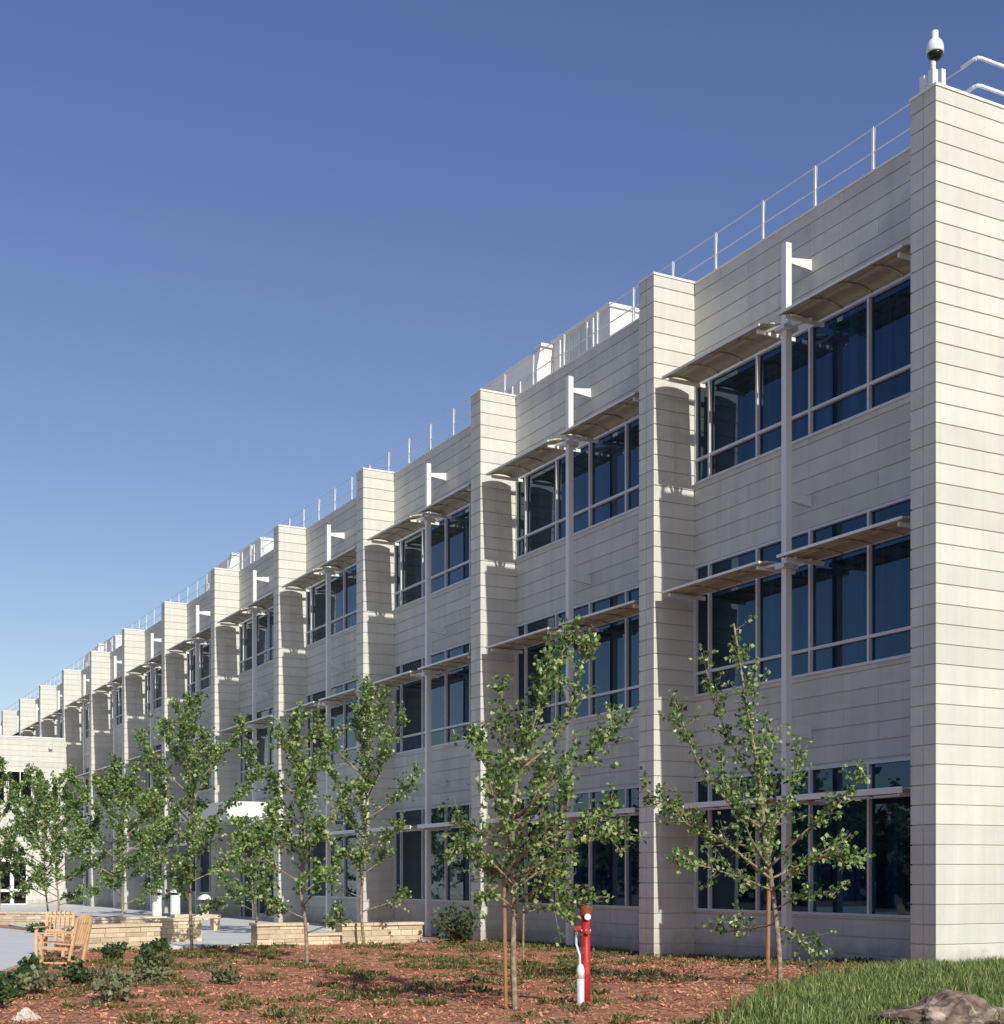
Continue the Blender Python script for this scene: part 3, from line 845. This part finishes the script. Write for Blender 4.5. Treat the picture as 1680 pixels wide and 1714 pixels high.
def chair(loc, rz, label):
    t = empty('garden_chair', loc, label, 'chair', 'wooden garden chairs beside the path', rz)
    # faces +x locally, back at x=-.3
    s = MB()
    for i in range(6): s.bar((-.27+i*.11, -.28, .42-.008*i*-1), (-.27+i*.11, .28, .42+.008*i), .085, .022)
    s.build('seat', M['wood'], t)
    b = MB()
    for i in range(5):
        y = -.2+i*.1; top = 1.0-.9*(y*y)
        b.bar((-.30, y, .42), (-.47, y, top), .085, .02)
    b.bar((-.335, -.26, .55), (-.335, .26, .55), .03, .05).bar((-.44, -.26, .86), (-.44, .26, .86), .03, .05)
    b.build('backrest', M['wood'], t)
    for y in (-.29, .29):
        MB().bar((-.26, y, 0), (-.46, y, .92), .05, .06).build('leg', M['wood'], t)
        MB().bar((.30, y, 0), (.30, y, .62), .05, .06).build('leg', M['wood'], t)
        MB().bar((-.42, y, .64), (.38, y, .64), .09, .028).build('armrest', M['wood'], t)
        MB().bar((-.25, y, .33), (.30, y, .36), .03, .06).build('side_rail', M['wood'], t)
        MB().bar((-.25, y, .06), (.30, y, .06), .03, .04).build('runner', M['wood'], t)
chair((-11.95,11.2,hz(-11.6,11)+.02), rad(142), 'wooden garden chair with rounded slatted back turned toward the path')
chair((-11.5,14.6,hz(-11.0,14.4)+.02), rad(-118), 'wooden garden chair just behind the rounded back chair')

rp = empty('red_post', (-7.81,-1.70,-.2), 'red painted post with pale round plate standing in the mulch', 'post')
MB().tube([(0, 0, -.2), (0, 0, 1.16)], .057, 14).build('post', M['red'], rp, True)
MB().lathe((0, 0, 0), [(.02, 1.161), (.075, 1.161), (.085, 1.2), (.085, 1.27), (.06, 1.30), (.02, 1.31)], 14).build('cap', M['darkred'], rp)
c0 = Vector((.0, -.0, 1.15))-VD*.07
MB().tube([c0+VR*.02, c0+VR*.02-VD*.03], .042, 14).build('reflector', M['white'], rp)
MB().tube([c0+VR*.02-Vector((0, 0, .2))+VD*.02, c0+VR*.02-Vector((0, 0, .2))-VD*.025], .03, 10).build('bolt', M['red'], rp)
MB().tube([-VR*.06+Vector((0, 0, .99)), -VR*.15+Vector((0, 0, .99))], .04, 10).build('outlet', M['red'], rp)
MB().tube([-VR*.12+Vector((0, 0, .985)), -VR*.125+Vector((0, 0, .8)), -VR*.08-VD*.03+Vector((0, 0, .65)), -VR*.075-VD*.05+Vector((0, 0, .45))], .016, 8).build('hose', M['silver'], rp)
MB().lathe((0, 0, 0), [(.03, .93), (.074, .93), (.074, .965), (.03, .965)], 14).build('flange', M['darkred'], rp)
MB().lathe((0, 0, 0), [(.03, -.05), (.09, -.05), (.09, .035), (.062, .06), (.03, .06)], 14).build('base_collar', M['darkred'], rp)
for q_ in range(6):
    a_ = q_*math.pi/3; MB().tube([(math.cos(a_)*.066, math.sin(a_)*.066, .966), (math.cos(a_)*.066, math.sin(a_)*.066, .985)], .009, 6).build('bolt', M['frame'], rp)
wc = empty('white_canister', (-7.81-VR.x*.075-VD.x*.12, -1.70-VR.y*.075-VD.y*.12, -.2), 'slim white and silver canister leaning against the red post', 'canister')
MB().lathe((0, 0, 0), [(.01, -.05), (.048, -.05), (.05, .0), (.05, .36), (.01, .362)], 14).build('body', M['silver'], wc, True)
MB().lathe((0, 0, 0), [(.01, .363), (.052, .363), (.052, .47), (.035, .53), (.01, .55)], 14).build('top', M['white'], wc, True)

# far wood on the other side of the grounds (seen in the ground floor glass)
wd = MB(); r = random.Random(77)
for i in range(420):
    x = -52+r.gauss(0, 4); y = r.uniform(-40, 190); H = r.uniform(4, 8.5)
    wd.tube([(x, y, -.4), (x, y, H*.7)], [.16, .05], 5)
    for j in range(46):
        p = Vector((x, y, H*.55))+Vector((r.gauss(0, 1.1), r.gauss(0, 1.1), r.gauss(0, H*.2)))
        leaf(wd, p, rnd_unit(r), 1.0, r)
tag(wd.build('woodland', M['shrubleaf']), 'dark far-off wood mirrored in the ground floor glass', 'wood', kind='stuff')
